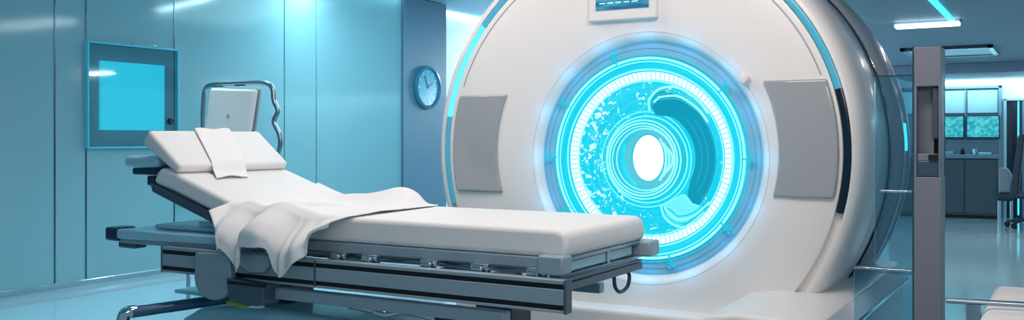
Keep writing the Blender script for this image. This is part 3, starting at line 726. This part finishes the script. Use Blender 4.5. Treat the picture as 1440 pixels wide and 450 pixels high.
obj('back_panel', box(nb(), -2.5, -.9, 16.76, 16.88, 1.0, 2.06), M['cabtop'], t)
for xa, xb in ((-2.46, -1.95), (-1.92, -1.41), (-1.37, -.94)):
    obj('frosted_door', box(nb(), xa, xb, 16.735, 16.76, 1.66, 2.02), M['frost'], t, bevel=.003)
bm = nb(); box(bm, -.925, -.885, 16.70, 16.88, 1.0, 2.09); box(bm, -2.5, -.885, 16.70, 16.88, 2.05, 2.09); box(bm, -2.5, -.9, 16.72, 16.88, 1.19, 1.22)
box(bm, -1.41, -1.385, 16.72, 16.77, 1.2, 2.06)
obj('frame', bm, M['cabtop'], t, bevel=.003)
for xa, xb, l in ((-1.83, -1.42, 'left cyan monitor above the far worktop beside the grey post'), (-1.372, -.915, 'right cyan monitor above the far worktop')):
    t = thing('monitor', l, 'monitor', ((xa+xb)/2, 16.68, 1.23), 'cyan wall monitors')
    obj('bezel', box(nb(), xa-.01, xb+.01, 16.66, 16.75, 1.255, 1.625), M['navy'], t, bevel=.006)
    obj('screen', box(nb(), xa+.005, xb-.005, 16.652, 16.662, 1.275, 1.605), M['scr_mon'], t)
# doorway
struct('door_1', box(nb(), -.84, -.35, 16.86, 16.9, 0, 1.85), mat('door_dark_blue', '#12324a', .3, vary=.04))
bm = nb(); box(bm, -.86, -.82, 16.80, 16.9, 0, 1.88); box(bm, -.86, -.3, 16.80, 16.9, 1.85, 1.89)
struct('trim_8', bm, M['frost'], bevel=.003)
struct('trim_9', box(nb(), -.74, -.68, 16.83, 16.87, 0, 1.85), M['groove_d'])
tag(obj('light_strip', box(nb(), -.665, -.645, 16.82, 16.86, .05, 1.84), M['led_cyan'], bevel=.002), 'vertical cyan light strip in the far doorway', 'light')
struct('trim_10', box(nb(), -.60, -.5, 16.82, 16.87, 0, 1.85), M['cabtop'])
# office chair far right
t = thing('office_chair', 'dark high-backed office chair at the far right edge', 'chair', (-.42, 15.0, 0))
R = Matrix.Rotation(math.radians(9), 3, 'Y')
bm = nb(); prism(bm, [(-.72, .46), (-.68, .50), (-.58, 1.28), (-.55, 1.33), (-.50, 1.30), (-.58, .48), (-.62, .44)], 'y', 14.75, 15.25)
obj('backrest', bm, M['darkchair'], t, bevel=.02, seg=3)
obj('seat', box(nb(), -.70, -.22, 14.75, 15.25, .42, .50), M['darkchair'], t, bevel=.03, seg=3)
obj('post', tube(nb(), [(-.46, 15, .12), (-.46, 15, .43)], .03, 12), M['chrome'], t, smooth=True)
for k in range(5):
    a_ = 2*PI*k/5+.3; e = Vector((-.46+.28*math.cos(a_), 15+.28*math.sin(a_), .08))
    l = obj('leg', tube(nb(), [(-.46, 15, .14), e], .02, 8), M['darkchair'], t, smooth=True)
    obj('caster', lathe(nb(), [(0, e.y-.02), (.04, e.y-.02), (.04, e.y+.02), (0, e.y+.02)], e.x, .04, 16), M['rubber'], l, smooth=True)
t = thing('armchair', 'small pale armchair in front of the far doorway', 'chair', (-.70, 16.0, 0))
bm = nb(); prism(bm, [(-.88, .44), (-.885, .76), (-.86, .82), (-.76, .80), (-.71, .70), (-.70, .44)], 'y', 15.8, 16.2)
obj('back', bm, mat('pale_leather', '#8496a2', .5, bump=.05), t, bevel=.03, seg=3)
obj('seat', box(nb(), -.89, -.68, 15.65, 16.15, .33, .43), M['darkchair'], t, bevel=.03, seg=3)
for x in (-.87, -.71):
    for y in (15.7, 16.1): obj('leg', tube(nb(), [(x, y, 0), (x, y, .34)], .014, 8), M['chrome'], t, smooth=True)

# ------------------------------------------------------------------ WHITE COUCH at right corner
t = thing('treatment_couch', 'white padded treatment couch with steel side bar at the lower right corner', 'couch', (.05, 4.0, 0))
bm = nb(); prism(bm, [(-.305, .50), (-.27, .595), (-.24, .605), (.42, .605), (.45, .59), (.45, .50)], 'y', 3.2, 4.67)
obj('cushion', bm, M['foam'], t, bevel=.02, seg=4)
obj('base_frame', box(nb(), -.25, .40, 3.25, 4.6, .43, .495), M['alu'], t, bevel=.01)
for x in (-.2, .35):
    for y in (3.35, 4.5): obj('leg', box(nb(), x-.025, x+.025, y-.025, y+.025, 0, .44), M['steel'], t, bevel=.006)
bm = nb(); tube(bm, [(-.40, 3.98, .628), (.45, 4.12, .628)], .011, 10); box(bm, -.33, -.28, 3.97, 4.02, .50, .62)
obj('side_bar', bm, M['steel'], t, smooth=True)
t = thing('bedside_unit', 'small grey-topped cyan-lit unit behind the white couch at the right edge', 'unit', (-.03, 5.3, 0))
obj('body', box(nb(), -.17, .2, 5.1, 5.5, 0, .60), M['cabtop'], t, bevel=.01)
obj('lit_panel', box(nb(), -.155, .19, 5.085, 5.1, .2, .58), mat('unit_cyan', '#2a8fa8', .3, emis='#1a8fb0', es=.3, bump=.01), t, bevel=.004)
obj('top_box', box(nb(), -.10, .1, 4.98, 5.2, .61, .72), M['insert'], t, bevel=.01)

# ------------------------------------------------------------------ world, camera, view
w = bpy.data.worlds.new('World'); S.world = w; w.use_nodes = True
bg = w.node_tree.nodes['Background']; bg.inputs[0].default_value = lin('#96c3dd'); bg.inputs[1].default_value = .45
cam = bpy.data.cameras.new('Camera'); co = bpy.data.objects.new('Camera', cam); C.objects.link(co); S.camera = co
cam.sensor_width = 36; cam.lens = 1328/1440*36; cam.sensor_fit = 'HORIZONTAL'
cam.shift_y = -30/1440
cam.clip_start = .05
co.location = (0, 0, 1.25); co.rotation_euler = (PI/2, 0, math.atan2(780, 1328))
S.view_settings.view_transform = 'Standard'; S.view_settings.look = 'None'; S.view_settings.gamma = 1; S.view_settings.exposure = 0
S.view_settings.use_curve_mapping = False
